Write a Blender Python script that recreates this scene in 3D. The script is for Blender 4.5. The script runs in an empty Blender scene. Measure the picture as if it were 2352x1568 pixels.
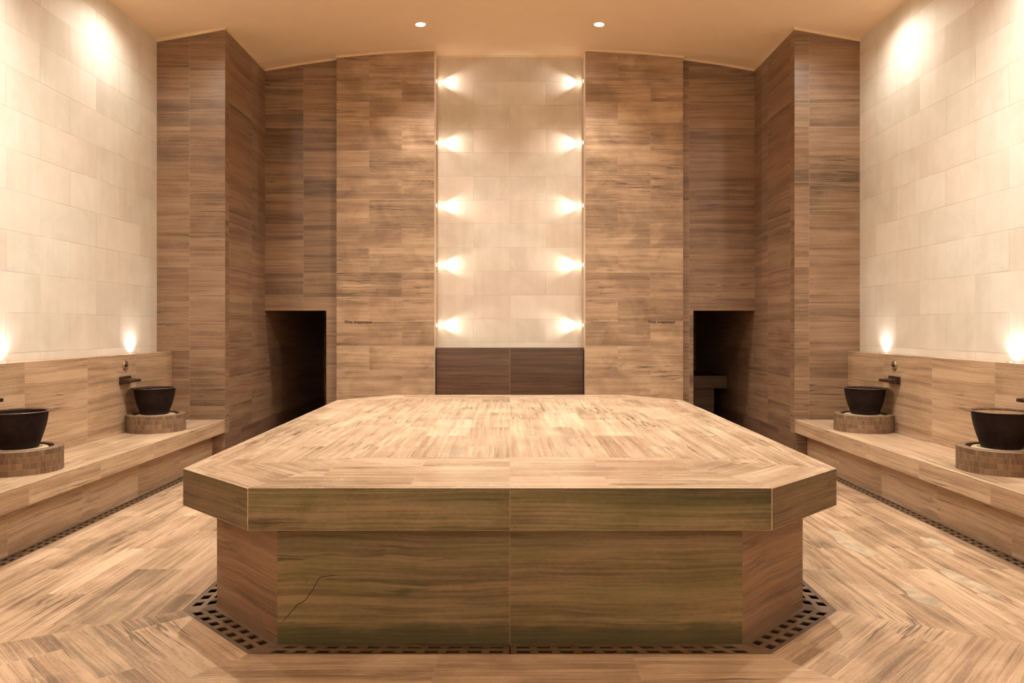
import bpy, bmesh, math, random
from mathutils import Vector, Matrix
random.seed(4)
S = 1.2                      # metres per design unit; all lengths below are design units
sc = bpy.context.scene
C = sc.collection

# ------------------------------------------------------------------ node helpers
def lin(c):
    return tuple(((v/255)/12.92 if v/255 <= .04045 else ((v/255+.055)/1.055)**2.4) for v in c)

class NT:
    def __init__(s, name):
        s.m = bpy.data.materials.new(name); s.m.use_nodes = True
        s.t = s.m.node_tree; s.t.nodes.clear()
    def n(s, kind, **kw):
        nd = s.t.nodes.new(kind)
        for k, v in kw.items(): setattr(nd, k, v)
        return nd
    def put(s, sock, val):
        if isinstance(val, bpy.types.NodeSocket): s.t.links.new(val, sock)
        elif isinstance(val, (tuple, list)) and len(val) == 3 and sock.type == 'RGBA': sock.default_value = (*val, 1)
        else: sock.default_value = val
    def math(s, op, a, b=None, c=None):
        nd = s.n('ShaderNodeMath', operation=op)
        s.put(nd.inputs[0], a)
        if b is not None: s.put(nd.inputs[1], b)
        if c is not None: s.put(nd.inputs[2], c)
        return nd.outputs[0]
    def comb(s, x, y, z=0.0):
        nd = s.n('ShaderNodeCombineXYZ'); s.put(nd.inputs[0], x); s.put(nd.inputs[1], y); s.put(nd.inputs[2], z)
        return nd.outputs[0]
    def noise(s, vec, scale=1, detail=4, rough=.55, dist=0):
        nd = s.n('ShaderNodeTexNoise'); s.put(nd.inputs['Vector'], vec)
        nd.inputs['Scale'].default_value = scale; nd.inputs['Detail'].default_value = detail
        nd.inputs['Roughness'].default_value = rough; nd.inputs['Distortion'].default_value = dist
        return nd.outputs['Fac']
    def rng(s, v, a, b, c=0., d=1.):
        nd = s.n('ShaderNodeMapRange', interpolation_type='SMOOTHSTEP'); s.put(nd.inputs[0], v)
        for i, q in zip((1, 2, 3, 4), (a, b, c, d)): s.put(nd.inputs[i], q)
        return nd.outputs[0]
    def mix(s, f, a, b, mode='MIX'):
        nd = s.n('ShaderNodeMix', data_type='RGBA', blend_type=mode)
        s.put(nd.inputs[0], f); s.put(nd.inputs[6], a); s.put(nd.inputs[7], b)
        return nd.outputs[2]
    def out(s, col, rough=.5, metal=0., bump=None, bs=.1, spec=.5, bd=.01):
        b = s.n('ShaderNodeBsdfPrincipled'); o = s.n('ShaderNodeOutputMaterial')
        s.put(b.inputs['Base Color'], col); s.put(b.inputs['Roughness'], rough); s.put(b.inputs['Metallic'], metal)
        b.inputs['Specular IOR Level'].default_value = spec
        if bump is not None:
            bn = s.n('ShaderNodeBump'); bn.inputs['Strength'].default_value = bs; bn.inputs['Distance'].default_value = bd
            s.put(bn.inputs['Height'], bump); s.t.links.new(bn.outputs[0], b.inputs['Normal'])
        s.t.links.new(b.outputs[0], o.inputs[0])
        return s.m

def tiles(t, w, h, u0, v0, off, gap=.0022, swap=False):
    uv = t.n('ShaderNodeUVMap').outputs[0]
    sp = t.n('ShaderNodeSeparateXYZ'); t.put(sp.inputs[0], uv)
    u, v = sp.outputs[1 if swap else 0], sp.outputs[0 if swap else 1]
    vr = t.math('ADD', t.math('DIVIDE', v, h), v0); row = t.math('FLOOR', vr)
    uo = t.math('ADD', t.math('ADD', t.math('DIVIDE', u, w), u0), t.math('MULTIPLY', t.math('PINGPONG', row, 1.0), off))
    col = t.math('FLOOR', uo)
    fu, fv = t.math('FRACT', uo), t.math('FRACT', vr)
    du = t.math('MULTIPLY', t.math('MINIMUM', fu, t.math('SUBTRACT', 1., fu)), w)
    dv = t.math('MULTIPLY', t.math('MINIMUM', fv, t.math('SUBTRACT', 1., fv)), h)
    line = t.rng(t.math('MINIMUM', du, dv), gap*.4, gap*1.3, 1., 0.)
    wn = t.n('ShaderNodeTexWhiteNoise', noise_dimensions='3D'); t.put(wn.inputs['Vector'], t.comb(t.math('ADD', col, .5), t.math('ADD', row, .5), .5))
    rs = t.n('ShaderNodeSeparateColor'); t.put(rs.inputs[0], wn.outputs['Color'])
    return sp.outputs[0], sp.outputs[1], line, rs.outputs[0], rs.outputs[1], rs.outputs[2]

TINT = (1.0, .955, .89)
def st(c): return tuple(a*b for a, b in zip(lin(c), TINT))
def veined(name, w=.7, h=.27, u0=0., v0=0., off=.5, dark=(92, 66, 50), mid=(146, 116, 92), light=(186, 158, 130), var=.35,
           rough=.42, wear=.35, olive_shade=0., seed=0., wavy=.03, joint=(196, 170, 138), jf=.45, bands=8., algae=0., gloss=.12, swap=False, pink=.14):
    """Wood-grained marble cut in tiles; veins run along the first UV axis."""
    t = NT(name)
    u, v, line, r1, r2, r3 = tiles(t, w, h, u0, v0, off, .0022, swap)
    ou = t.math('MULTIPLY_ADD', r1, 37., t.math('ADD', u, seed)); ov = t.math('MULTIPLY_ADD', r2, 23., v)
    wob = t.noise(t.comb(t.math('MULTIPLY', ou, 1.1), t.math('MULTIPLY', ov, 1.8), seed), 1, 3, .55)
    vv = t.math('MULTIPLY_ADD', wob, wavy*2, ov)
    broad = t.noise(t.comb(t.math('MULTIPLY', ou, .55), t.math('MULTIPLY', vv, bands), seed+1), 1, 3, .55)
    med = t.noise(t.comb(t.math('MULTIPLY', ou, .6), t.math('MULTIPLY', vv, bands*4.), seed+2), 1, 4, .66)
    fine = t.rng(t.noise(t.comb(t.math('MULTIPLY', ou, 1.6), t.math('MULTIPLY', vv, bands*13), seed+3), 1, 4, .72), .28, .72)
    speck = t.noise(t.comb(t.math('MULTIPLY', ou, 38.), t.math('MULTIPLY', vv, 75.), seed+4), 1, 3, .7)
    f = t.math('ADD', t.math('ADD', t.math('MULTIPLY', broad, .46), t.math('MULTIPLY', med, .42)), t.math('MULTIPLY_ADD', speck, .16, t.math('MULTIPLY', fine, .17)))
    f = t.math('SUBTRACT', f, .08)
    f = t.math('MULTIPLY_ADD', t.math('SUBTRACT', r3, .5), var*.35, f)
    f = t.rng(f, .29, .76)
    worn = t.noise(t.comb(t.math('MULTIPLY_ADD', r2, 2., t.math('MULTIPLY', u, 2.6)), t.math('MULTIPLY', v, 3.4), seed+9), 1, 5, .58, .5)
    f = t.math('MULTIPLY_ADD', t.math('SUBTRACT', t.rng(worn, .36, .64), .5), wear*.55, f)
    cr = t.n('ShaderNodeValToRGB'); t.put(cr.inputs[0], f)
    e = cr.color_ramp.elements
    e[0].position = .0; e[0].color = (*st(dark), 1); e[1].position = 1.; e[1].color = (*st(light), 1)
    k = e.new(.48); k.color = (*st(mid), 1)
    col = cr.outputs[0]
    # thin dark veins
    cv = t.noise(t.comb(t.math('MULTIPLY', ou, .45), t.math('MULTIPLY', vv, bands*1.3), seed+5), 1, 4, .55)
    crack = t.rng(t.math('ABSOLUTE', t.math('SUBTRACT', cv, .5)), .003, .016, 1., 0.)
    cm = t.rng(t.noise(t.comb(t.math('MULTIPLY', u, 1.3), t.math('MULTIPLY', v, 2.), seed+6), 1, 2, .5), .48, .66)
    col = t.mix(t.math('MULTIPLY', t.math('MULTIPLY', crack, cm), .75), col, lin(tuple(.55*c for c in dark)))
    # tint: pinkish against yellowish tiles
    col = t.mix(t.math('MULTIPLY', r1, pink), col, lin((170, 122, 96)), 'MIX')
    if olive_shade:
        g = t.rng(t.noise(t.comb(t.math('MULTIPLY', u, 1.7), t.math('MULTIPLY', v, 6.), seed+7), 1, 4, .6), .32, .7)
        col = t.mix(t.math('MULTIPLY', g, olive_shade), col, lin((92, 92, 44)))  # olive shade of the weakly lit faces, mixed into the stone colour
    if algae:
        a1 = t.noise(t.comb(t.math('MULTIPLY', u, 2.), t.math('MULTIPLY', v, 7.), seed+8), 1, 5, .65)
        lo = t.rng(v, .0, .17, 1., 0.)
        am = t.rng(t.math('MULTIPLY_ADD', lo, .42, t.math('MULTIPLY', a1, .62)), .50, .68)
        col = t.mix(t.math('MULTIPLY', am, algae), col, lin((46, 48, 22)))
    col = t.mix(t.math('MULTIPLY', line, jf), col, lin(joint))
    rr = t.math('MULTIPLY_ADD', worn, gloss, rough-gloss*.5)
    hgt = t.math('SUBTRACT', t.math('MULTIPLY', med, .25), t.math('MULTIPLY', line, .6))
    return t.out(col, rr, 0., hgt, .18, .45, .004)

def limestone(name, w=.76, h=.277, u0=0., v0=0., c1=(204, 195, 179), c2=(228, 221, 207), seed=0.):
    t = NT(name)
    u, v, line, r1, r2, r3 = tiles(t, w, h, u0, v0, .5, .0025)
    cloud = t.noise(t.comb(t.math('ADD', u, t.math('MULTIPLY', r1, 9.)), v, seed), 2.2, 6, .62, .4)
    grit = t.noise(t.comb(u, v, seed+3), 55, 4, .7)
    drip = t.noise(t.comb(t.math('MULTIPLY', u, 11.), t.math('MULTIPLY', v, 1.3), seed+4), 1, 4, .6)
    f = t.math('ADD', t.math('MULTIPLY', cloud, .7), t.math('ADD', t.math('MULTIPLY', grit, .15), t.math('MULTIPLY', drip, .28)))
    f = t.math('MULTIPLY_ADD', t.math('SUBTRACT', r3, .5), .16, f)
    col = t.mix(t.rng(f, .32, .8), lin(c1), lin(c2))
    col = t.mix(t.math('MULTIPLY', r2, .3), col, lin((222, 198, 178)))
    lm = t.rng(t.noise(t.comb(t.math('MULTIPLY', u, 1.2), t.math('MULTIPLY', v, 1.2), seed+6), 1.6, 3, .6), .36, .62, .06, .45)
    col = t.mix(t.math('MULTIPLY', line, lm), col, lin((150, 112, 76)))
    hgt = t.math('SUBTRACT', t.math('MULTIPLY', grit, .3), line)
    return t.out(col, .62, 0., hgt, .2, .35, .004)

def plain(name, col, rough=.5, metal=0., nz=0., scale=20, spec=.5):
    t = NT(name)
    co = t.n('ShaderNodeTexCoord').outputs['Object']
    n = t.noise(co, scale, 5, .65)
    c = t.mix(t.rng(n, .3, .75), lin(tuple(max(0, v*(1-nz)) for v in col)), lin(tuple(min(255, v*(1+nz)) for v in col)))
    return t.out(c, t.math('MULTIPLY_ADD', n, .15, rough-.07), metal, n, .08, spec, .003)

def emit(name, col, st):
    t = NT(name); e = t.n('ShaderNodeEmission'); o = t.n('ShaderNodeOutputMaterial')
    e.inputs[0].default_value = (*col, 1); e.inputs[1].default_value = st
    t.t.links.new(e.outputs[0], o.inputs[0]); return t.m

# ------------------------------------------------------------------ mesh helpers
class MB:
    """Polygons with a vein direction each; built as one mesh."""
    def __init__(s): s.f = []
    def poly(s, pts, ud=(1, 0, 0), mi=0, org=(0, 0, 0)):
        s.f.append(([Vector(p) for p in pts], Vector(ud).normalized(), mi, Vector(org)))
    def box(s, x0, x1, y0, y1, z0, z1, skip='', ux=(1, 0, 0), uy=(0, 1, 0), ut=None, mi=0):
        if x0 > x1: x0, x1 = x1, x0
        p = lambda a, b, c: (a, b, c)
        if 'f' not in skip: s.poly([p(x0, y0, z0), p(x1, y0, z0), p(x1, y0, z1), p(x0, y0, z1)], ux, mi)
        if 'k' not in skip: s.poly([p(x1, y1, z0), p(x0, y1, z0), p(x0, y1, z1), p(x1, y1, z1)], ux, mi)
        if 'l' not in skip: s.poly([p(x0, y1, z0), p(x0, y0, z0), p(x0, y0, z1), p(x0, y1, z1)], uy, mi)
        if 'r' not in skip: s.poly([p(x1, y0, z0), p(x1, y1, z0), p(x1, y1, z1), p(x1, y0, z1)], uy, mi)
        if 't' not in skip: s.poly([p(x0, y0, z1), p(x1, y0, z1), p(x1, y1, z1), p(x0, y1, z1)], ut or ux, mi)
        if 'b' not in skip: s.poly([p(x0, y1, z0), p(x1, y1, z0), p(x1, y0, z0), p(x0, y0, z0)], ut or ux, mi)
    def build(s, name, mats, parent=None, bevel=0., loc=(0, 0, 0), arris=None):
        bm = bmesh.new(); uvl = bm.loops.layers.uv.new('UVMap')
        key = {}; loc = Vector(loc)
        for pts, ud, mi, org in s.f:
            vs = []
            for p in pts:
                k = tuple(round(c, 5) for c in p)
                if k not in key: key[k] = bm.verts.new((p-loc)*S)
                vs.append(key[k])
            try: fc = bm.faces.new(vs)
            except ValueError: continue
            fc.material_index = mi
            n = Vector((0, 0, 0))
            for i in range(len(pts)):
                a, b = pts[i], pts[(i+1) % len(pts)]
                n += a.cross(b)
            n.normalize(); vd = n.cross(ud)
            if abs(n.z) < .7 and vd.z < 0: vd = -vd
            for lp, p in zip(fc.loops, pts): lp[uvl].uv = ((p-org).dot(ud), (p-org).dot(vd))
        bm.normal_update()
        o = link(name, bm, mats, parent)
        o.location = loc*S
        if bevel:
            b = o.modifiers.new('bevel', 'BEVEL'); b.width = bevel*S; b.segments = 2; b.limit_method = 'ANGLE'; b.angle_limit = .5
            if arris is not None: o.data.materials.append(arris); b.material = len(o.data.materials)-1
        return o

def link(name, bm, mats, parent=None, smooth=False):
    me = bpy.data.meshes.new(name); bm.to_mesh(me); bm.free()
    for m in (mats if isinstance(mats, (list, tuple)) else [mats]): me.materials.append(m)
    if smooth:
        for p in me.polygons: p.use_smooth = True
    o = bpy.data.objects.new(name, me); C.objects.link(o)
    if parent: o.parent = parent
    return o

def lathe(name, prof, mats, parent=None, n=64, axis='z', smooth=True, loc=(0, 0, 0), uvr=1., closed=False):
    """Profile (r, h) revolved about its axis, design units."""
    bm = bmesh.new(); uvl = bm.loops.layers.uv.new('UVMap')
    rings = []
    for r, h in prof:
        if r < 1e-5: rings.append([bm.verts.new((0, 0, h*S))])
        else: rings.append([bm.verts.new((r*math.cos(2*math.pi*i/n)*S, r*math.sin(2*math.pi*i/n)*S, h*S)) for i in range(n)])
    pairs = list(zip(range(len(rings)-1), range(1, len(rings))))
    if closed: pairs.append((len(rings)-1, 0))
    acc = [0]
    for k in range(1, len(prof)): acc.append(acc[-1]+math.hypot(prof[k][0]-prof[k-1][0], prof[k][1]-prof[k-1][1]))
    for a, b in pairs:
        A, B = rings[a], rings[b]
        for i in range(n):
            j = (i+1) % n
            if len(A) == 1 and len(B) == 1: continue
            if len(A) == 1: vs = [A[0], B[j], B[i]]; uv = [(i, acc[a]), (i+1, acc[b]), (i, acc[b])]
            elif len(B) == 1: vs = [A[i], A[j], B[0]]; uv = [(i, acc[a]), (i+1, acc[a]), (i, acc[b])]
            else: vs = [A[i], A[j], B[j], B[i]]; uv = [(i, acc[a]), (i+1, acc[a]), (i+1, acc[b]), (i, acc[b])]
            f = bm.faces.new(vs)
            for lp, (x, y) in zip(f.loops, uv): lp[uvl].uv = (x/n*2*math.pi*uvr, y)
    bmesh.ops.recalc_face_normals(bm, faces=bm.faces)
    o = link(name, bm, mats, parent, smooth)
    o.location = Vector(loc)*S
    if smooth:
        md = o.modifiers.new('edges', 'EDGE_SPLIT'); md.split_angle = math.radians(40)
    return o

def thing(name, label, cat, loc=(0, 0, 0), rot=None, group=None):
    o = bpy.data.objects.new(name, None); C.objects.link(o)
    o.empty_display_size = .05
    o.location = Vector(loc)*S
    if rot: o.rotation_euler = rot
    tag(o, label, cat, group)
    return o
def tag(o, label, cat, group=None):
    o['label'] = label; o['category'] = cat
    if group: o['group'] = group
    return o
def struct(o):
    o['kind'] = 'structure'; return o
def dup(root, loc, label, rot=None, group=None):
    def cp(o, par):
        c = o.copy(); C.objects.link(c)
        if par: c.parent = par
        for ch in o.children: cp(ch, c)
        return c
    r = cp(root, None)
    r.location = Vector(loc)*S; r['label'] = label
    if rot is not None: r.rotation_euler = rot
    if group: r['group'] = group
    return r
def spot(name, parent, loc, aim, watts, angle, blend, col, size=.02):
    l = bpy.data.lights.new(name, 'SPOT'); l.energy = watts; l.color = col
    l.spot_size = math.radians(angle); l.spot_blend = blend; l.shadow_soft_size = size*S
    o = bpy.data.objects.new(name, l); C.objects.link(o); o.parent = parent
    o.location = Vector(loc)*S
    o.rotation_euler = Vector(aim).to_track_quat('-Z', 'Y').to_euler()
    return o

# ------------------------------------------------------------------ the vault
HP = [(0, 4.381), (.42, 4.376), (.836, 4.369), (1.377, 4.342), (1.918, 4.293), (2.34, 4.233), (2.729, 4.166), (3.05, 4.106), (3.384, 4.047), (3.7, 3.985)]
def H(x):
    x = abs(x)
    for (a, b), (c, d) in zip(HP, HP[1:]):
        if x <= c: return b+(d-b)*(x-a)/(c-a)
    return HP[-1][1]
def xs(x0, x1, n=8):
    q = sorted(set([x0, x1]+[s*p[0] for p in HP for s in (-1, 1) if min(x0, x1) < s*p[0] < max(x0, x1)]))
    return q if x0 < x1 else q[::-1]

YB0, YA, YB, YC, YD, YE = -2.0, 7.387, 8.591, 8.532, 8.754, 9.62
WL, WR, BP = 3.384, 3.355, 3.235

# ------------------------------------------------------------------ materials
M = {}
M['pilaster'] = veined('grained marble pilaster', .7213, .27, .0, .97, .5, (118, 95, 74), (158, 131, 104), (192, 165, 136), .3, .34, .7, seed=2, jf=.25, bands=9)
M['alcove'] = veined('grained marble alcove', .86, .27, .675, .97, .0, (88, 68, 53), (132, 107, 84), (166, 140, 113), .35, .4, .25, seed=5, jf=.25, bands=11)
M['pillar'] = veined('grained marble pillar', .66, .268, .652, .0, .0, (90, 71, 55), (128, 103, 81), (156, 131, 106), .3, .4, .3, seed=8, jf=.25, bands=11)
M['bench'] = veined('grained marble bench', .765, 3., .28, .5, .0, (130, 108, 84), (176, 149, 121), (206, 181, 152), .15, .36, .25, seed=11, jf=.35, bands=8)
M['floor'] = veined('grained marble floor', .77, .25, .26, .0, .5, (118, 96, 74), (172, 144, 115), (210, 181, 150), .3, .38, .55, seed=14, jf=.2, bands=8)
M['slabtop'] = veined('grained marble slab top', .8, .245, .0, .0, .5, (128, 102, 80), (172, 146, 119), (208, 184, 157), .25, .27, .35, seed=17, jf=.2, bands=9)
M['slabedge_shaded'] = veined('shaded grained marble slab edge', 4., 3., .0, .5, .0, (46, 37, 24), (108, 92, 66), (152, 134, 104), .2, .5, .4, olive_shade=.55, seed=20, jf=.25, bands=11, pink=0.)  # slab front: same stone, with its darker olive shade put into the colour
M['slabside'] = veined('grained marble slab side', 4., 3., .3, .5, .0, (60, 48, 34), (108, 89, 66), (140, 119, 92), .2, .5, .3, olive_shade=.15, seed=21, jf=.25, bands=11, pink=0.)  # slab flanks: weaker olive shade in the colour than on the front
M['plinth'] = veined('grained marble plinth', 4., 3., .0, .5, .0, (80, 64, 46), (126, 105, 78), (160, 138, 108), .2, .5, .2, olive_shade=.5, algae=.65, seed=23, jf=.25, bands=7, wavy=.05, pink=0.)  # olive shade of the front is in the colour; low algae is stain
M['plinthside'] = veined('grained marble plinth side', 4., 3., .3, .5, .0, (92, 68, 50), (138, 108, 84), (166, 136, 110), .2, .5, .2, olive_shade=.0, algae=.3, seed=24, jf=.25, bands=6, wavy=.05, pink=0.)
M['panel'] = veined('dark grained marble', .85, 3., .0, .5, .0, (44, 32, 24), (70, 52, 40), (98, 76, 60), .1, .25, .1, seed=26, jf=.4, bands=12)
M['base'] = veined('dark base course marble', .6, .3, .0, .0, .0, (60, 43, 34), (92, 69, 55), (122, 97, 77), .2, .45, .1, seed=29, jf=.3)
M['grate'] = veined('drain stone', 4., 4., .3, .5, .0, (64, 49, 35), (98, 78, 58), (126, 103, 78), .2, .5, .2, seed=31, jf=0)
M['ring'] = veined('mosaic marble', .13, .037, .0, .0, .5, (74, 56, 40), (112, 89, 67), (140, 115, 88), .3, .5, .2, seed=33, jf=.1, bands=22, wavy=.01, swap=True)
M['arris'] = plain('worn pale stone edge', (184, 160, 128), .45, 0, .12, 12)
M['crack'] = plain('crack shadow', (44, 34, 22), .8, 0, .2, 30, .2)
M['patch'] = plain('pale worn stone', (178, 154, 124), .5, 0, .1, 9)
M['puck'] = plain('pale stone', (196, 172, 138), .5, 0, .08, 14)
M['lime'] = limestone('limestone side wall', .755, .277, -5.93/.755 % 1, -.04, seed=1)
M['limeN'] = limestone('limestone niche wall', .82, .2695, .5, -.154, c1=(182, 166, 144), c2=(210, 197, 177), seed=5)
M['edge'] = limestone('limestone niche return', 3., .2695, .5, -.154, c1=(200, 172, 146), c2=(222, 200, 174), seed=7)
M['ceil'] = plain('ceiling plaster', (234, 209, 176), .8, 0, .01, 3, .2)
M['trim'] = plain('cornice plaster', (224, 200, 166), .6, 0, .03, 8, .3)
M['dark'] = plain('drain channel', (12, 8, 5), .8, 0, .3, 9, .2)
M['rust'] = plain('rusted bronze', (26, 13, 9), .6, .2, .6, 26, .3)
M['rim'] = plain('worn bronze rim', (104, 78, 62), .4, .4, .3, 30, .4)
M['spout'] = plain('aged bronze', (74, 52, 38), .4, .6, .3, 22, .4)
M['chrome'] = plain('brushed chrome', (200, 186, 166), .22, 1., .06, 30)
M['black'] = plain('black lettering', (30, 20, 12), .5, 0, .1, 30)
M['white'] = plain('white lamp trim', (236, 226, 206), .4, 0, .03, 10)
M['lens'] = emit('lit downlight lens', (1, .88, .66), 40)
M['lensS'] = emit('lit small lens', (1, .9, .74), 30)
t = NT('still water'); M['water'] = t.out(lin((120, 92, 66)), .03, 0., t.noise(t.n('ShaderNodeTexCoord').outputs['Object'], 9, 2, .5), .05, .8, .002)

# ------------------------------------------------------------------ room shell
def wall_prism(name, x0, x1, y0, y1, mats, z0=0., z1=None, parent=None, mi_side=0, inner=None, org=(0, 0, 0)):
    """Rectangular block in plan whose top follows the vault (or z1)."""
    if x0 > x1: x0, x1 = x1, x0
    top = (lambda x: z1) if z1 is not None else H
    m = MB(); q = xs(x0, x1)
    m.poly([(x0, y0, z0), (x1, y0, z0)]+[(x, y0, top(x)) for x in q[::-1]], (1, 0, 0), 0, org)
    m.poly([(x1, y1, z0), (x0, y1, z0)]+[(x, y1, top(x)) for x in q], (1, 0, 0), 0)
    m.poly([(x0, y1, z0), (x0, y0, z0), (x0, y0, top(x0)), (x0, y1, top(x0))], (0, 1, 0), mi_side if inner in (None, 'l') else 0)
    m.poly([(x1, y0, z0), (x1, y1, z0), (x1, y1, top(x1)), (x1, y0, top(x1))], (0, 1, 0), mi_side if inner in (None, 'r') else 0)
    for a, b in zip(q, q[1:]): m.poly([(a, y0, top(a)), (b, y0, top(b)), (b, y1, top(b)), (a, y1, top(a))], (1, 0, 0), 0)
    return struct(m.build(name, mats, parent))

# ceiling
m = MB(); q = [s*p[0] for p in HP for s in (-1, 1)]; q = sorted(set(round(x, 4) for x in q))
fine = []
for a, b in zip(q, q[1:]): fine += [a]
fine.append(q[-1])
for a, b in zip(fine, fine[1:]):
    m.poly([(a, YB0-.2, H(a)), (a, 12, H(a)), (b, 12, H(b)), (b, YB0-.2, H(b))])
    m.poly([(a, YB0-.2, H(a)+.15), (b, YB0-.2, H(b)+.15), (b, 12, H(b)+.15), (a, 12, H(a)+.15)])
o = struct(m.build('ceiling', M['ceil']))
for p in o.data.polygons: p.use_smooth = True

# side walls (pale limestone) and the wall behind the camera
wall_prism('wall_left', -WL, -3.6, YB0, YA, M['lime'])
wall_prism('wall_right', WR, 3.6, YB0, YA, M['lime'])
wall_prism('wall_front', -3.6, 3.6, YB0-.2, YB0, M['lime'])

# pillars at either side of the back
for s, nm in ((-1, 'left'), (1, 'right')):
    wall_prism('wall_pillar_'+nm, s*2.729, s*3.6, YA, 11.3, M['pillar'], z0=-.12)
    # alcove wall with the doorway: L-shaped face extruded back
    a, b, d, zt = 1.918*s, 2.729*s, 2.046*s, 1.48
    m = MB(); q = xs(a, b)
    y0, y1 = YB, YB+.25
    face = [(a, 0), (d, 0), (d, zt), (b, zt)]+[(x, H(x)) for x in q[::-1]]
    for y in (y0, y1):
        m.poly([(x, y, z) for x, z in (face if (s > 0) == (y == y0) else face[::-1])], (1, 0, 0))
    def side(p, q_, ud): m.poly([(p[0], y0, p[1]), (q_[0], y0, q_[1]), (q_[0], y1, q_[1]), (p[0], y1, p[1])], ud)
    side((d, 0), (d, zt), (0, 1, 0)); side((d, zt), (b, zt), (1, 0, 0)); side((a, 0), (a, H(a)), (0, 1, 0))
    struct(m.build('wall_alcove_'+nm, M['alcove']))
    # pilaster
    wall_prism('wall_pilaster_'+nm, s*.836, s*1.918, YC, YB+.25, [M['pilaster'], M['edge']], mi_side=1, inner='r' if s < 0 else 'l', org=(s*.836+(.36065 if s > 0 else 0), 0, 0))
    # small dark chamber behind the doorway
    m = MB()
    m.box(s*1.15, s*1.05, YB+.25, 11.3, -.12, 2.0)
    struct(m.build('wall_chamber_'+nm, M['alcove']))
    m = MB(); m.box(s*1.05, s*2.729, 11.3, 11.5, -.12, 2.0)
    struct(m.build('wall_chamber_back_'+nm, M['alcove']))
    m = MB(); m.box(s*1.05, s*2.729, YB+.25, 11.5, 2.0, 2.1)
    struct(m.build('ceiling_chamber_'+nm, M['alcove']))
    # darker base course along the pillar flank
    m = MB(); m.box(s*2.729, s*2.723, YA, 11.3, -.02, .28)
    struct(m.build('baseboard_'+nm, M['base']))
wall_prism('wall_niche', -.836, .836, YD, YB+.25, M['limeN'])

# cornice strips where walls meet the vault
tn = [0]
def cornice(x0, x1, y, d=.012, h=.022):
    tn[0] += 1; m = MB(); q = xs(x0, x1)
    for a, b in zip(q, q[1:]):
        m.poly([(a, y-d, H(a)-h), (b, y-d, H(b)-h), (b, y-d, H(b)), (a, y-d, H(a))])
        m.poly([(a, y, H(a)-h), (b, y, H(b)-h), (b, y-d, H(b)-h), (a, y-d, H(a)-h)])
    struct(m.build('trim_%d' % tn[0], M['trim']))
def cornice_y(x, y0, y1, s, d=.012, h=.022):
    tn[0] += 1; m = MB(); e = x-s*d
    m.poly([(e, y0, H(x)-h), (e, y1, H(x)-h), (e, y1, H(x)), (e, y0, H(x))], (0, 1, 0))
    m.poly([(x, y0, H(x)-h), (x, y1, H(x)-h), (e, y1, H(x)-h), (e, y0, H(x)-h)], (0, 1, 0))
    struct(m.build('trim_%d' % tn[0], M['trim']))
for s in (-1, 1):
    w = WL if s < 0 else WR
    a, b = sorted((s*2.717, s*w)); cornice(a, b, YA)
    a, b = sorted((s*1.93, s*2.729)); cornice(a, b, YB)
    a, b = sorted((s*.824, s*1.93)); cornice(a, b, YC)
    cornice_y(s*2.729, YA, YB, s); cornice_y(s*.836, YC, YD, s)
cornice(-.836, .836, YD)

# ------------------------------------------------------------------ floor
Fp, Sp = (1.039, 3.060), (1.500, 3.529)
Sb, Fb = (1.535, 6.74), (1.09, 7.235)
DX = 2.751                      # inner line of the drains along the benches
A_, B_ = (DX, .749), (DX, 2.762)
TD = -.12
m = MB()
P = lambda p, z=0: (p[0], p[1], z)
N = lambda p: (-p[0], p[1])
m.poly([P(N(Fp)), P(N(A_)), (-DX, YB0, 0), (DX, YB0, 0), P(A_), P(Fp)], (1, 0, 0), 0, (0.3, Fp[1], 0))
for s in (-1, 1):
    k = (lambda p: p) if s > 0 else N
    pts = [P(k(Fp)), P(k(A_)), P(k(B_)), P(k(Sp))]
    m.poly(pts if s > 0 else pts[::-1], (s*.70, .714, 0), 0, P(k(Fp)))
    pts = [P(k(Sp)), P(k(B_)), (s*DX, YA, 0), (s*2.729, YA, 0), (s*2.729, 11.3, 0), (s*1.535, 11.3, 0), P(k(Sb))]
    m.poly(pts if s > 0 else pts[::-1], (0, 1, 0), 0, (s*1.5, .1, 0))
    # channel sides
    for a, b in ((Fp, Sp), (Sp, Sb), (Sb, Fb)):
        a, b = k(a), k(b)
        m.poly([P(a), P(b), P(b, TD), P(a, TD)] if s < 0 else [P(b), P(a), P(a, TD), P(b, TD)], (1, 0, 0), 1)
    m.poly([(s*DX, YB0, 0), (s*DX, YA, 0), (s*DX, YA, TD), (s*DX, YB0, TD)], (0, 1, 0), 1)
m.poly([P(Fb), P(Sb), (1.535, 11.3, 0), (-1.535, 11.3, 0), P(N(Sb)), P(N(Fb))], (1, 0, 0))
m.poly([P(N(Fp)), P(Fp), P(Fp, TD), P(N(Fp), TD)], (1, 0, 0), 1)
m.poly([P(N(Fb)), P(Fb), P(Fb, TD), P(N(Fb), TD)], (1, 0, 0), 1)
m.poly([(-3.6, YB0, TD), (3.6, YB0, TD), (3.6, 12, TD), (-3.6, 12, TD)], (1, 0, 0), 1)
floor = struct(m.build('floor', [M['floor'], M['dark']]))

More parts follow.
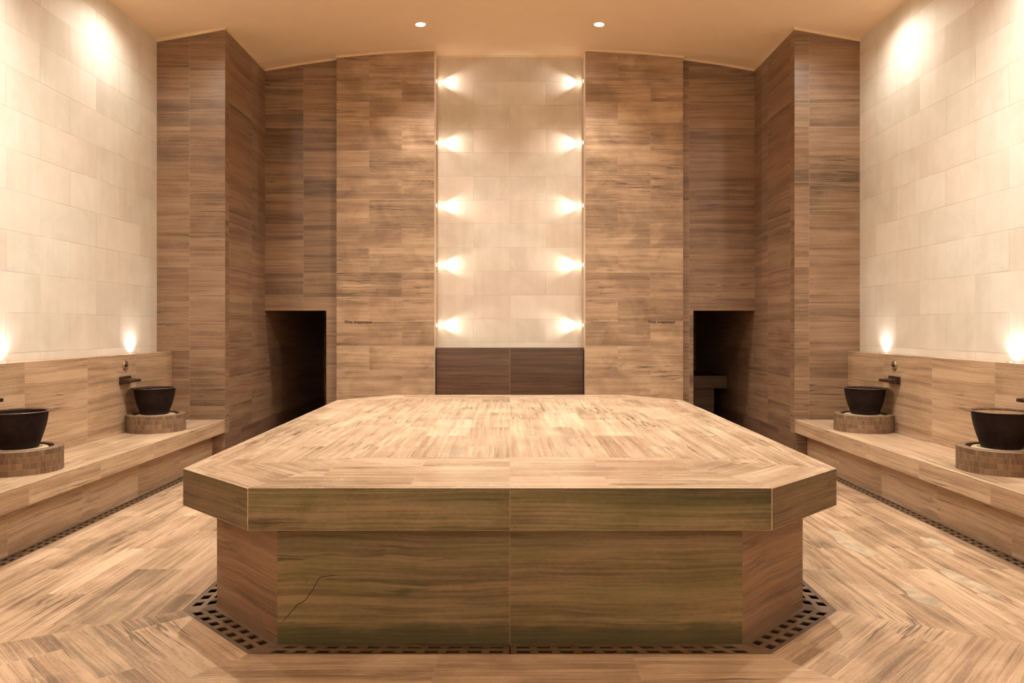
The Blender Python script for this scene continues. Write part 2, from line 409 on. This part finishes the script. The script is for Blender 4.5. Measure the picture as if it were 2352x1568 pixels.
# ------------------------------------------------------------------ drain gratings
def lerp(a, b, t): return (a[0]+(b[0]-a[0])*t, a[1]+(b[1]-a[1])*t)
def grate(name, o0, o1, i0, i1, n, m0=.5, m1=.5, fill=.6, rows=((.16, .42), (.58, .84))):
    """Slotted stone strip between an outer edge o0-o1 and an inner edge i0-i1 with n pairs of holes."""
    tot = n+m0+m1-.0
    us = [0.]
    for k in range(n):
        c0 = (m0+k+(1-fill)/2)/tot; us += [c0, c0+fill/tot]
    us.append(1.)
    vs = [0., rows[0][0], rows[0][1], rows[1][0], rows[1][1], 1.]
    pt = lambda u, v, z: (*lerp(lerp(o0, o1, u), lerp(i0, i1, u), v), z)
    z1, z0 = -.001, -.006
    ud = Vector((o1[0]-o0[0], o1[1]-o0[1], 0))
    m = MB()
    cell = lambda i, j: 0 <= i < len(us)-1 and 0 <= j < 5 and not (i % 2 == 1 and j % 2 == 1)
    # orientation: make the top face look up
    e1 = Vector(pt(1, 0, 0))-Vector(pt(0, 0, 0)); e2 = Vector(pt(0, 1, 0))-Vector(pt(0, 0, 0))
    flip = e1.cross(e2).z < 0
    def put(p):
        m.poly(p[::-1] if flip else p, ud, 0, (*o0, 0))
    for i in range(len(us)-1):
        for j in range(5):
            if not cell(i, j): continue
            a, b, c, d = us[i], us[i+1], vs[j], vs[j+1]
            put([pt(a, c, z1), pt(b, c, z1), pt(b, d, z1), pt(a, d, z1)])
            put([pt(a, d, z0), pt(b, d, z0), pt(b, c, z0), pt(a, c, z0)])
            if not cell(i, j-1): put([pt(a, c, z0), pt(b, c, z0), pt(b, c, z1), pt(a, c, z1)])
            if not cell(i, j+1): put([pt(b, d, z0), pt(a, d, z0), pt(a, d, z1), pt(b, d, z1)])
            if not cell(i-1, j): put([pt(a, d, z0), pt(a, c, z0), pt(a, c, z1), pt(a, d, z1)])
            if not cell(i+1, j): put([pt(b, c, z0), pt(b, d, z0), pt(b, d, z1), pt(b, c, z1)])
    return m.build(name, M['grate'])
Fi, Si, Sbi, Fbi = (.9535, 3.160), (1.362, 3.584), (1.392, 6.63), (.99, 7.11)
g = 'drain gratings around the slab'
h_ = .003
for s, side in ((-1, 'left'), (1, 'right')):
    k = (lambda p: p) if s > 0 else N
    tag(grate('drain_grating', k(Fp), (s*h_, Fp[1]), k(Fi), (s*h_, Fi[1]), 11, .55, .1, .63),
        'slotted stone drain strip under the %s half of the slab front' % side, 'drain', g)
    tag(grate('drain_grating', k(Fp), k(Sp), k(Fi), k(Si), 7, .28, .3, .56),
        'diagonal slotted drain strip at the %s front corner of the slab' % side, 'drain', g)
    tag(grate('drain_grating', k(Sp), k(Sb), k(Si), k(Sbi), 34, .3, .3, .56),
        'long slotted drain strip along the %s flank of the slab' % side, 'drain', g)
    names = ['nearest the camera, cut by the picture edge', 'second from the camera', 'third from the camera', 'fourth from the camera, meeting the slab outline', 'farthest, ending at the pillar']
    edges = [3.667, 4.425, 5.183, 5.941, 6.699, YA]
    for i in range(5):
        y0, y1 = edges[i]+.002, edges[i+1]-.002
        o = grate('bench_drain_grating', (s*(DX+.002), y0), (s*(DX+.002), y1), (s*2.849, y0), (s*2.849, y1), 10, .2, .2, .56)
        tag(o, 'slotted drain strip below the %s bench, %s' % (side, names[i]), 'drain', 'drain gratings under the benches')
    o = grate('bench_drain_grating', (s*(DX+.002), YB0), (s*(DX+.002), 3.665), (s*2.849, YB0), (s*2.849, 3.665), 74, .2, .2, .56)
    tag(o, 'slotted drain strip below the %s bench, beyond the picture edge' % side, 'drain', 'drain gratings under the benches')

# ------------------------------------------------------------------ the heated slab
bed = thing('massage_slab', 'large octagonal grained marble massage slab on a recessed plinth, centre of the room', 'massage table', (0, 5.1, 0))
def inv(p): return (p[0], p[1]-5.1, p[2])
zT, zU = .661, .494
sF, sS, sSb, sFb = (1.037, 3.047), (1.475, 3.478), (1.508, 6.70), (1.075, 7.235)
# plinth
m = MB()
ring = [N(Fi), Fi, Si, Sbi, Fbi, N(Fbi), N(Sbi), N(Si)]
for i in range(8):
    a, b = ring[i], ring[(i+1) % 8]
    org = (0, 0, 0) if abs(a[1]-b[1]) < 1e-4 else (a[0], a[1], 0)
    d = (b[0]-a[0], b[1]-a[1], 0)
    if org != (0, 0, 0):
        L = math.hypot(d[0], d[1]); org = (a[0]-d[0]/L*1e-3, a[1]-d[1]/L*1e-3, 0)
    m.poly([inv(P(a, TD)), inv(P(b, TD)), inv(P(b, zU)), inv(P(a, zU))], d, 0 if i == 0 else 1, inv((org[0], org[1], 0)) if org != (0, 0, 0) else inv((0, 5.1, 0)))
m.poly([inv(P(p, TD)) for p in ring[::-1]])
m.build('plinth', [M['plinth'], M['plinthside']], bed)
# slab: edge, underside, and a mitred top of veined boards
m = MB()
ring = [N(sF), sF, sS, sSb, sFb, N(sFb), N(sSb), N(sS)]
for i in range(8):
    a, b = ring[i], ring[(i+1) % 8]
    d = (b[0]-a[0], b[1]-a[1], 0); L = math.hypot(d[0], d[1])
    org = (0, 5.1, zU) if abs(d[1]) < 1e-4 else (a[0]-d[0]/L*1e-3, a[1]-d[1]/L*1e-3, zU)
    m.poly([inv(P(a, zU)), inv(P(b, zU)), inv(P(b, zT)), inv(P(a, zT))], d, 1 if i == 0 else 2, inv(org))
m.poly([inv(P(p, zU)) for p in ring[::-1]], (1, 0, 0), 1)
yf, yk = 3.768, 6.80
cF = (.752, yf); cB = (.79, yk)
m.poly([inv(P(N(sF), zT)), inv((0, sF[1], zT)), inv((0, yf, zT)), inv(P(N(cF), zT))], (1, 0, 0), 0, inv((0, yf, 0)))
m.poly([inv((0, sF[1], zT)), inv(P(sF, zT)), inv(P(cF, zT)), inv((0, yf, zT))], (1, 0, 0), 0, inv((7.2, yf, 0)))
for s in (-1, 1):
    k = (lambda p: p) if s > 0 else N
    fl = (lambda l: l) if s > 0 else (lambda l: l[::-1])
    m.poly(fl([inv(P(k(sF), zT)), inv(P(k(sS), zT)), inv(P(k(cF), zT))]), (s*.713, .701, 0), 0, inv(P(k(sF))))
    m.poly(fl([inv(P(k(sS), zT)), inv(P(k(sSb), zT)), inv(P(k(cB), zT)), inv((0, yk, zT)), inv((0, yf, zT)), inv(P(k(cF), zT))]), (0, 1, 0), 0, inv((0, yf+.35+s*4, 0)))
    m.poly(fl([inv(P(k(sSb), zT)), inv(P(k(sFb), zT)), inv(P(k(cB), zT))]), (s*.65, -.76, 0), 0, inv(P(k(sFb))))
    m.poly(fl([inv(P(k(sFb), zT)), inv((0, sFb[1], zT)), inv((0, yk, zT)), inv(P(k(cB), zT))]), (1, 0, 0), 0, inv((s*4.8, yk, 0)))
m.build('slab', [M['slabtop'], M['slabedge_shaded'], M['slabside']], bed, bevel=.0022, arris=M['arris'])

# the long crack in the front of the plinth
m = MB()
def crackline(px, w):
    q = [((x-1171)*Fi[1]/1770, 1.3-(y-750)*Fi[1]/1770) for x, y in px]
    for i, ((a, b), (c, d)) in enumerate(zip(q, q[1:])):
        L = math.hypot(c-a, d-b); nx, nz = -(d-b)/L, (c-a)/L
        w0, w1 = w*min(1, i*.5+.2), w*min(1, (len(q)-2-i)*.5+.2)
        y = Fi[1]-5.1-.0006
        m.poly([(a-nx*w0, y, b-nz*w0), (c-nx*w1, y, d-nz*w1), (c+nx*w1, y, d+nz*w1), (a+nx*w0, y, b+nz*w0)])
crackline([(648, 1427), (655, 1421), (664, 1410), (676, 1397), (684, 1387), (697, 1381), (704, 1375), (711, 1364), (720, 1352), (724, 1343), (731, 1330), (738, 1324), (758, 1322), (784, 1320)], .0014)
crackline([(701, 1340), (704, 1335), (709, 1328)], .0012)
crackline([(866, 1267), (876, 1263), (888, 1260)], .0014)
m.build('crack', M['crack'], bed)
# pale worn patches on the floor beside the slab
for cx, cz, rx, rz, an in ((1.42+.62, 4.62, .055, .30, .02), (1.98, 3.72, .05, .17, .05), (2.55, 4.60, .045, .17, -.03), (2.33, 3.94, .05, .2, .1)):
    m = MB(); pts = []
    for i in range(28):
        a = 2*math.pi*i/28; k = 1+.16*math.sin(3*a+cx*5)+.1*math.sin(5*a+cz)
        x, z = rx*k*math.cos(a), rz*k*math.sin(a)
        pts.append((cx+x*math.cos(an)-z*math.sin(an), cz+x*math.sin(an)+z*math.cos(an), .0006))
    m.poly(pts, (0, 1, 0)); m.build('worn_patch', M['patch'], floor)

# ------------------------------------------------------------------ benches along the side walls
for s, side in ((-1, 'left'), (1, 'right')):
    bn = thing('stone_bench', 'long low grained marble bench along the %s wall' % side, 'bench', (s*2.95, 3.0, 0), None, 'marble benches along the side walls')
    w = (WL if s < 0 else WR)-.001
    def off(mb, name, mat, bevel=0.):
        for f in mb.f:
            for p in f[0]: p -= Vector((s*2.95, 3.0, 0))
            f[3].xyz -= Vector((s*2.95, 3.0, 0))
        o = mb.build(name, mat, bn, bevel, arris=M['arris'] if bevel else None); return o
    m = MB(); m.box(s*2.729, s*BP, YB0, YA-.002, .286, .411, uy=(0, 1, 0), ut=(0, 1, 0)); off(m, 'seat', M['bench'], .003)
    m = MB(); m.box(s*2.851, s*3.0, YB0, YA-.002, TD, .286, uy=(0, 1, 0), ut=(0, 1, 0)); off(m, 'riser', M['bench'])
    m = MB(); m.box(s*(BP+.001), s*w, YB0, YA-.002, TD, 1.065, uy=(0, 1, 0), ut=(0, 1, 0))
    tag(m.build('splashback', M['bench'], None, .004), 'long grained marble splashback behind the %s bench, with a ledge on top' % side, 'splashback', 'splashbacks behind the benches')

# low dark panel across the foot of the niche
m = MB(); m.box(-.826, .826, YD-.1, YD-.002, -.0, 1.064)
tag(m.build('niche_panel', M['panel'], None, .003, (0, YD-.05, 0)), 'low dark brown marble panel across the foot of the lit niche', 'screen')
# bench in the dark right-hand chamber
bn = thing('chamber_bench', 'dim stone bench inside the dark doorway at the right', 'bench', (2.1, 10.0, 0))
m = MB(); m.box(-.9, .62, -.35, .6, .53, .686); m.build('seat', M['panel'], bn)
m = MB(); m.box(-.9, .47, -.30, .6, 0, .53); m.build('riser', M['panel'], bn)

# ------------------------------------------------------------------ basins: ring stand, bowl, spout, button
RX, BXc = 3.035, 3.045
def make_ring(s):
    t = thing('basin_stand', '', 'basin stand', (s*RX, 0, .411), None, 'round mosaic basin stands')
    R, r, hgt, cut = .238, .186, .147, BP-RX-.0005
    bm = bmesh.new(); uvl = bm.loops.layers.uv.new('UVMap'); n = 96
    rows = []
    for i in range(n):
        a = 2*math.pi*i/n
        co = (min(R*math.cos(a), cut)*s, R*math.sin(a)); ci = (r*math.cos(a)*s, r*math.sin(a))
        e = .004
        cf = (min((R-e)*math.cos(a), cut)*s, (R-e)*math.sin(a))
        rows.append([bm.verts.new((x*S, y*S, z*S)) for (x, y), z in ((co, 0), (co, hgt-e), (cf, hgt), (ci, hgt), (ci, .02))])
    for i in range(n):
        A, B = rows[i], rows[(i+1) % n]
        for k in range(4):
            f = bm.faces.new([A[k], B[k], B[k+1], A[k+1]] if s > 0 else [A[k], A[k+1], B[k+1], B[k]])
            f.smooth = k in (0, 3)
            for lp in f.loops:
                j = i if lp.vert in A else i+1
                lp[uvl].uv = (lp.vert.co.z/S+(0 if k == 0 else .05*k), j/n*2*math.pi*R)
    bmesh.ops.recalc_face_normals(bm, faces=bm.faces)
    o = link('outer_ring', bm, M['ring'], t); md = o.modifiers.new('edges', 'EDGE_SPLIT'); md.split_angle = .6
    lathe('trough', [(0, .012), (.1855, .012), (.1855, .02)], M['dark'], t, 64, loc=(0, 0, 0))
    lathe('inner_disc', [(.0, .02), (.155, .02), (.155, .137), (.15, .141), (0, .141)], M['puck'], t, 64)
    return t
def make_bowl():
    t = thing('water_bowl', '', 'bowl', (BXc, 0, .553), None, 'dark bronze washing bowls')
    prof_o = [(0, 0), (.1, 0), (.112, .004), (.124, .04), (.139, .085), (.151, .13), (.159, .17), (.163, .205), (.164, .216)]
    prof_i = [(.158, .216), (.157, .205), (.153, .17), (.145, .13), (.133, .085), (.118, .04), (.1, .012), (0, .01)]
    lathe('body', prof_o+prof_i, M['rust'], t, 72)
    lathe('rim', [(.158, .217), (.165, .219), (.177, .221), (.184, .2225), (.186, .225), (.184, .2275), (.175, .227), (.164, .225), (.157, .223)], M['rim'], t, 72, closed=True)
    return t
def make_spout(s):
    t = thing('wall_spout', '', 'spout', (s*BP, 0, .84), None, 'flat bronze water spouts')
    m = MB(); m.box(0, -s*.014, -.09, .09, -.020, .045); m.build('wall_plate', M['spout'], t, .003)
    m = MB(); d = [(-.014, -.016, .022), (-.045, -.012, .021), (-.060, -.008, .019), (-.098, -.004, .017)]
    for (a, b, c), (e, f, g2) in zip(d, d[1:]):
        y = .085
        m.poly([(s*a, -y, b), (s*e, -y, f), (s*e, -y, g2), (s*a, -y, c)]); m.poly([(s*a, y, c), (s*e, y, g2), (s*e, y, f), (s*a, y, b)])
        m.poly([(s*a, -y, c), (s*e, -y, g2), (s*e, y, g2), (s*a, y, c)]); m.poly([(s*a, y, b), (s*e, y, f), (s*e, -y, f), (s*a, -y, b)])
    a, b, c = d[-1]; m.poly([(s*a, -y, b), (s*a, y, b), (s*a, y, c), (s*a, -y, c)])
    a, b, c = d[0]; m.poly([(s*a, -y, b), (s*a, -y, c), (s*a, y, c), (s*a, y, b)])
    m.build('spout_lip', M['spout'], t, .002)
    return t
def make_button(s):
    t = thing('push_button', '', 'button', (s*BP, 0, .975), (0, -s*math.pi/2, 0), 'round chrome push buttons')
    lathe('plate', [(0, 0), (.04, 0), (.041, .004), (.037, .010), (.026, .013), (.022, .010), (0, .010)], M['chrome'], t, 48)
    lathe('knob', [(.0, .010), (.013, .010), (.013, .018), (.010, .021), (0, .0215)], M['spout'], t, 32)
    return t
far, near, hid = 6.61, 4.772, 2.93
spouts = {far: 6.47, near: 4.69, hid: 2.85}
lab = {(-1, far): 'on the left bench beside the pillar', (-1, near): 'on the left bench, cut by the left picture edge', (-1, hid): 'on the left bench, outside the picture',
       (1, far): 'on the right bench beside the pillar', (1, near): 'on the right bench, cut by the right picture edge', (1, hid): 'on the right bench, outside the picture'}
first_bowl = make_bowl(); used = [False]
for s in (-1, 1):
    rg, spt, bt = make_ring(s), make_spout(s), make_button(s)
    for i, y in enumerate((far, near)):
        L = lab[s, y]
        wl = L.replace('on the', 'above the')
        side = 'left' if s < 0 else 'right'
        if i == 0:
            rg.location.y = y*S; rg['label'] = 'round mosaic marble basin stand '+L
            spt.location.y = spouts[y]*S; spt['label'] = 'flat bronze spout plate on the splashback, far end of the %s bench' % side
            bt.location.y = (spouts[y]+.01)*S; bt['label'] = 'round chrome push button above the far spout of the %s bench' % side
        else:
            dup(rg, (s*RX, y, .411), 'round mosaic marble basin stand '+L)
            dup(spt, (s*BP, spouts[y], .84), 'flat bronze spout plate at the %s picture edge, above the near bowl' % side)
            dup(bt, (s*BP, spouts[y]+.01, .975), 'round chrome push button above the near spout of the %s bench' % side)
        state = 'brimful ' if (s > 0 and y == near) else ''
        if not used[0]:
            first_bowl.location = Vector((s*BXc, y, .553))*S; b = first_bowl; used[0] = True
            b['label'] = 'rusty dark bronze bowl on its stand, '+L.replace('on the', 'at the').replace('cut by the left picture edge','nearest the camera').replace('cut by the right picture edge','nearest the camera')
        else:
            b = dup(first_bowl, (s*BXc, y, .553), 'rusty dark %sbronze bowl on its stand, %s' % (state, L.replace('on the', 'at the').replace('cut by the left picture edge','nearest the camera').replace('cut by the right picture edge','nearest the camera')))
        if state:
            lathe('water', [(0, .2185), (.1565, .2185), (.156, .214), (0, .214)], M['water'], b, 64)

# ------------------------------------------------------------------ lettering
def lettering(x0, x1, z0, label):
    cu = bpy.data.curves.new('wall_lettering', 'FONT'); cu.body = 'Wet treatment'; cu.size = 1; cu.extrude = .004; cu.offset = .012; cu.resolution_u = 4
    to = bpy.data.objects.new('wall_lettering', cu); C.objects.link(to)
    bpy.context.view_layer.update()
    dg = bpy.context.evaluated_depsgraph_get()
    me = bpy.data.meshes.new_from_object(to.evaluated_get(dg))
    C.objects.unlink(to); bpy.data.objects.remove(to); bpy.data.curves.remove(cu)
    xa = min(v.co.x for v in me.vertices); xb = max(v.co.x for v in me.vertices)
    ky = (x1-x0)/(xb-xa)
    for v in me.vertices:
        x, y, z = v.co
        v.co = Vector(((x-xa)*ky*S, -z*ky*S, y*ky*S*.92))
    me.materials.clear(); me.materials.append(M['black'])
    o = bpy.data.objects.new('wall_lettering', me); C.objects.link(o)
    o.location = Vector((x0, YC-.0035, z0))*S
    tag(o, label, 'sign', 'wall lettering')
lettering(-1.832, -1.528, 1.338, 'small dark wall lettering reading Wet treatment beside the left doorway')
lettering(1.528, 1.832, 1.338, 'small dark wall lettering reading Wet treatment beside the right doorway')

# ------------------------------------------------------------------ lamps
WARM = (1.0, .99, .95); PINK = (1.0, .97, .95)
def slope(x):
    return math.atan2(H(x+.05)-H(x-.05), .1)
def downlight(x, y, label, watts, angle, blend=.9, aim=(0, 0, -1), group='recessed ceiling downlights'):
    t = thing('ceiling_downlight', label, 'ceiling light', (x, y, H(x)-.001), (0, -slope(x), 0), group)
    lathe('trim_ring', [(.048, 0), (.064, 0), (.064, -.006), (.060, -.010), (.050, -.010), (.046, -.004)], M['white'], t, 40, closed=True)
    lathe('lens', [(0, -.002), (.047, -.002)], M['lens'], t, 40)
    spot('lamp', t, (0, 0, -.03), aim, watts, angle, blend, WARM, .035)
    return t
K = 1.0
downlight(-.905, 7.8, 'round lit downlight in the ceiling above the left pilaster', 112*K, 110)
downlight(.905, 7.8, 'round lit downlight in the ceiling above the right pilaster', 112*K, 110)
for s, side in ((-1, 'left'), (1, 'right')):
    downlight(s*.905, 5.95, 'round downlight over the %s half of the slab, above the picture' % side, 135*K, 95)
    downlight(s*1.95, 4.9, 'round downlight over the floor strip beside the slab, %s, above the picture' % side, 275*K, 140, 1.)
    downlight(s*2.99, 6.5 if s > 0 else 6.36, 'round downlight over the far basin of the %s bench, at the top picture edge' % side, 50*K, 160, 1.)
    downlight(s*3.0, 4.72, 'round downlight over the near basin of the %s bench, above the picture' % side, 90*K, 130, 1.)
    downlight(s*3.0, 2.94, 'round downlight over the %s bench near the camera, above the picture' % side, 90*K, 130, 1.)
    downlight(s*.9, -1.5, 'added unseen fill downlight at the wall behind the camera, %s of centre' % side, 720*K, 75, 1., (0, -.36, -1))  # added, unseen: fills the front faces by bounce off the wall
    downlight(s*2.5, -1.5, 'added unseen fill downlight at the wall behind the camera, %s corner' % side, 720*K, 75, 1., (0, -.36, -1))  # second added fill pair, towards the corners

zs = [4.07, 3.38, 2.668, 1.998, 1.315]
ordn = ['topmost', 'second from the top', 'middle', 'second from the bottom', 'lowest']
for s, side in ((-1, 'left'), (1, 'right')):
    for z, od in zip(zs, ordn):
        t = thing('niche_lamp', 'tiny lit lamp on the %s edge of the niche, %s of five' % (side, od), 'wall light', (s*.8365, 8.70, z), (0, -s*math.pi/2, 0), 'tiny lamps up the niche edges')
        lathe('housing', [(.020, 0), (.024, 0), (.024, .008), (.022, .010), (.020, .008)], M['white'], t, 28, closed=True)
        lathe('lens', [(0, .009), (.0205, .009)], M['lensS'], t, 28)
        # local z points into the niche, so the beam runs along local +z and leans on the back wall
        spot('lamp', t, (0, .0, .014), (0, .17, 1), 11, 66, 1., PINK, .010)
    for y, od in ((6.87, 'beside the pillar'), (5.10, 'near the %s picture edge' % side)):
        w = WL if s < 0 else WR
        t = thing('ledge_uplight', 'tiny lit uplight set in the %s bench ledge, %s' % (side, od), 'wall light', (s*(w-.04), y, 1.0652), None, 'uplights set in the bench ledges')
        lathe('housing', [(.016, 0), (.024, 0), (.024, .003), (.017, .003)], M['chrome'], t, 28, closed=True)
        lathe('lens', [(0, .002), (.0165, .002)], M['lensS'], t, 28)
        spot('lamp', t, (0, 0, .008), (s*.05, 0, 1), 4, 150, 1., WARM, .016)

# ------------------------------------------------------------------ camera, world, colour
cam = bpy.data.cameras.new('camera'); co = bpy.data.objects.new('camera', cam); C.objects.link(co)
co.location = (0, 0, 1.3*S); co.rotation_euler = (math.pi/2, 0, 0)
cam.sensor_fit = 'HORIZONTAL'; cam.sensor_width = 36; cam.lens = 36*1770/2352
cam.shift_x = (1176-1171)/2352; cam.shift_y = -(784-750)/2352
cam.clip_start = .02
sc.camera = co
w = bpy.data.worlds.new('world'); sc.world = w; w.use_nodes = True
w.node_tree.nodes['Background'].inputs[0].default_value = (0, 0, 0, 1)
w.node_tree.nodes['Background'].inputs[1].default_value = 0
vs = sc.view_settings
vs.view_transform = 'Standard'; vs.look = 'None'; vs.gamma = 1; vs.use_curve_mapping = False
vs.exposure = 1.1
sc.cycles.use_denoising = True
sc.cycles.use_adaptive_sampling = True; sc.cycles.adaptive_threshold = .02
sc.cycles.max_bounces = 8; sc.cycles.diffuse_bounces = 5; sc.cycles.glossy_bounces = 3
sc.cycles.sample_clamp_indirect = 6
sc.cycles.caustics_reflective = False; sc.cycles.caustics_refractive = False
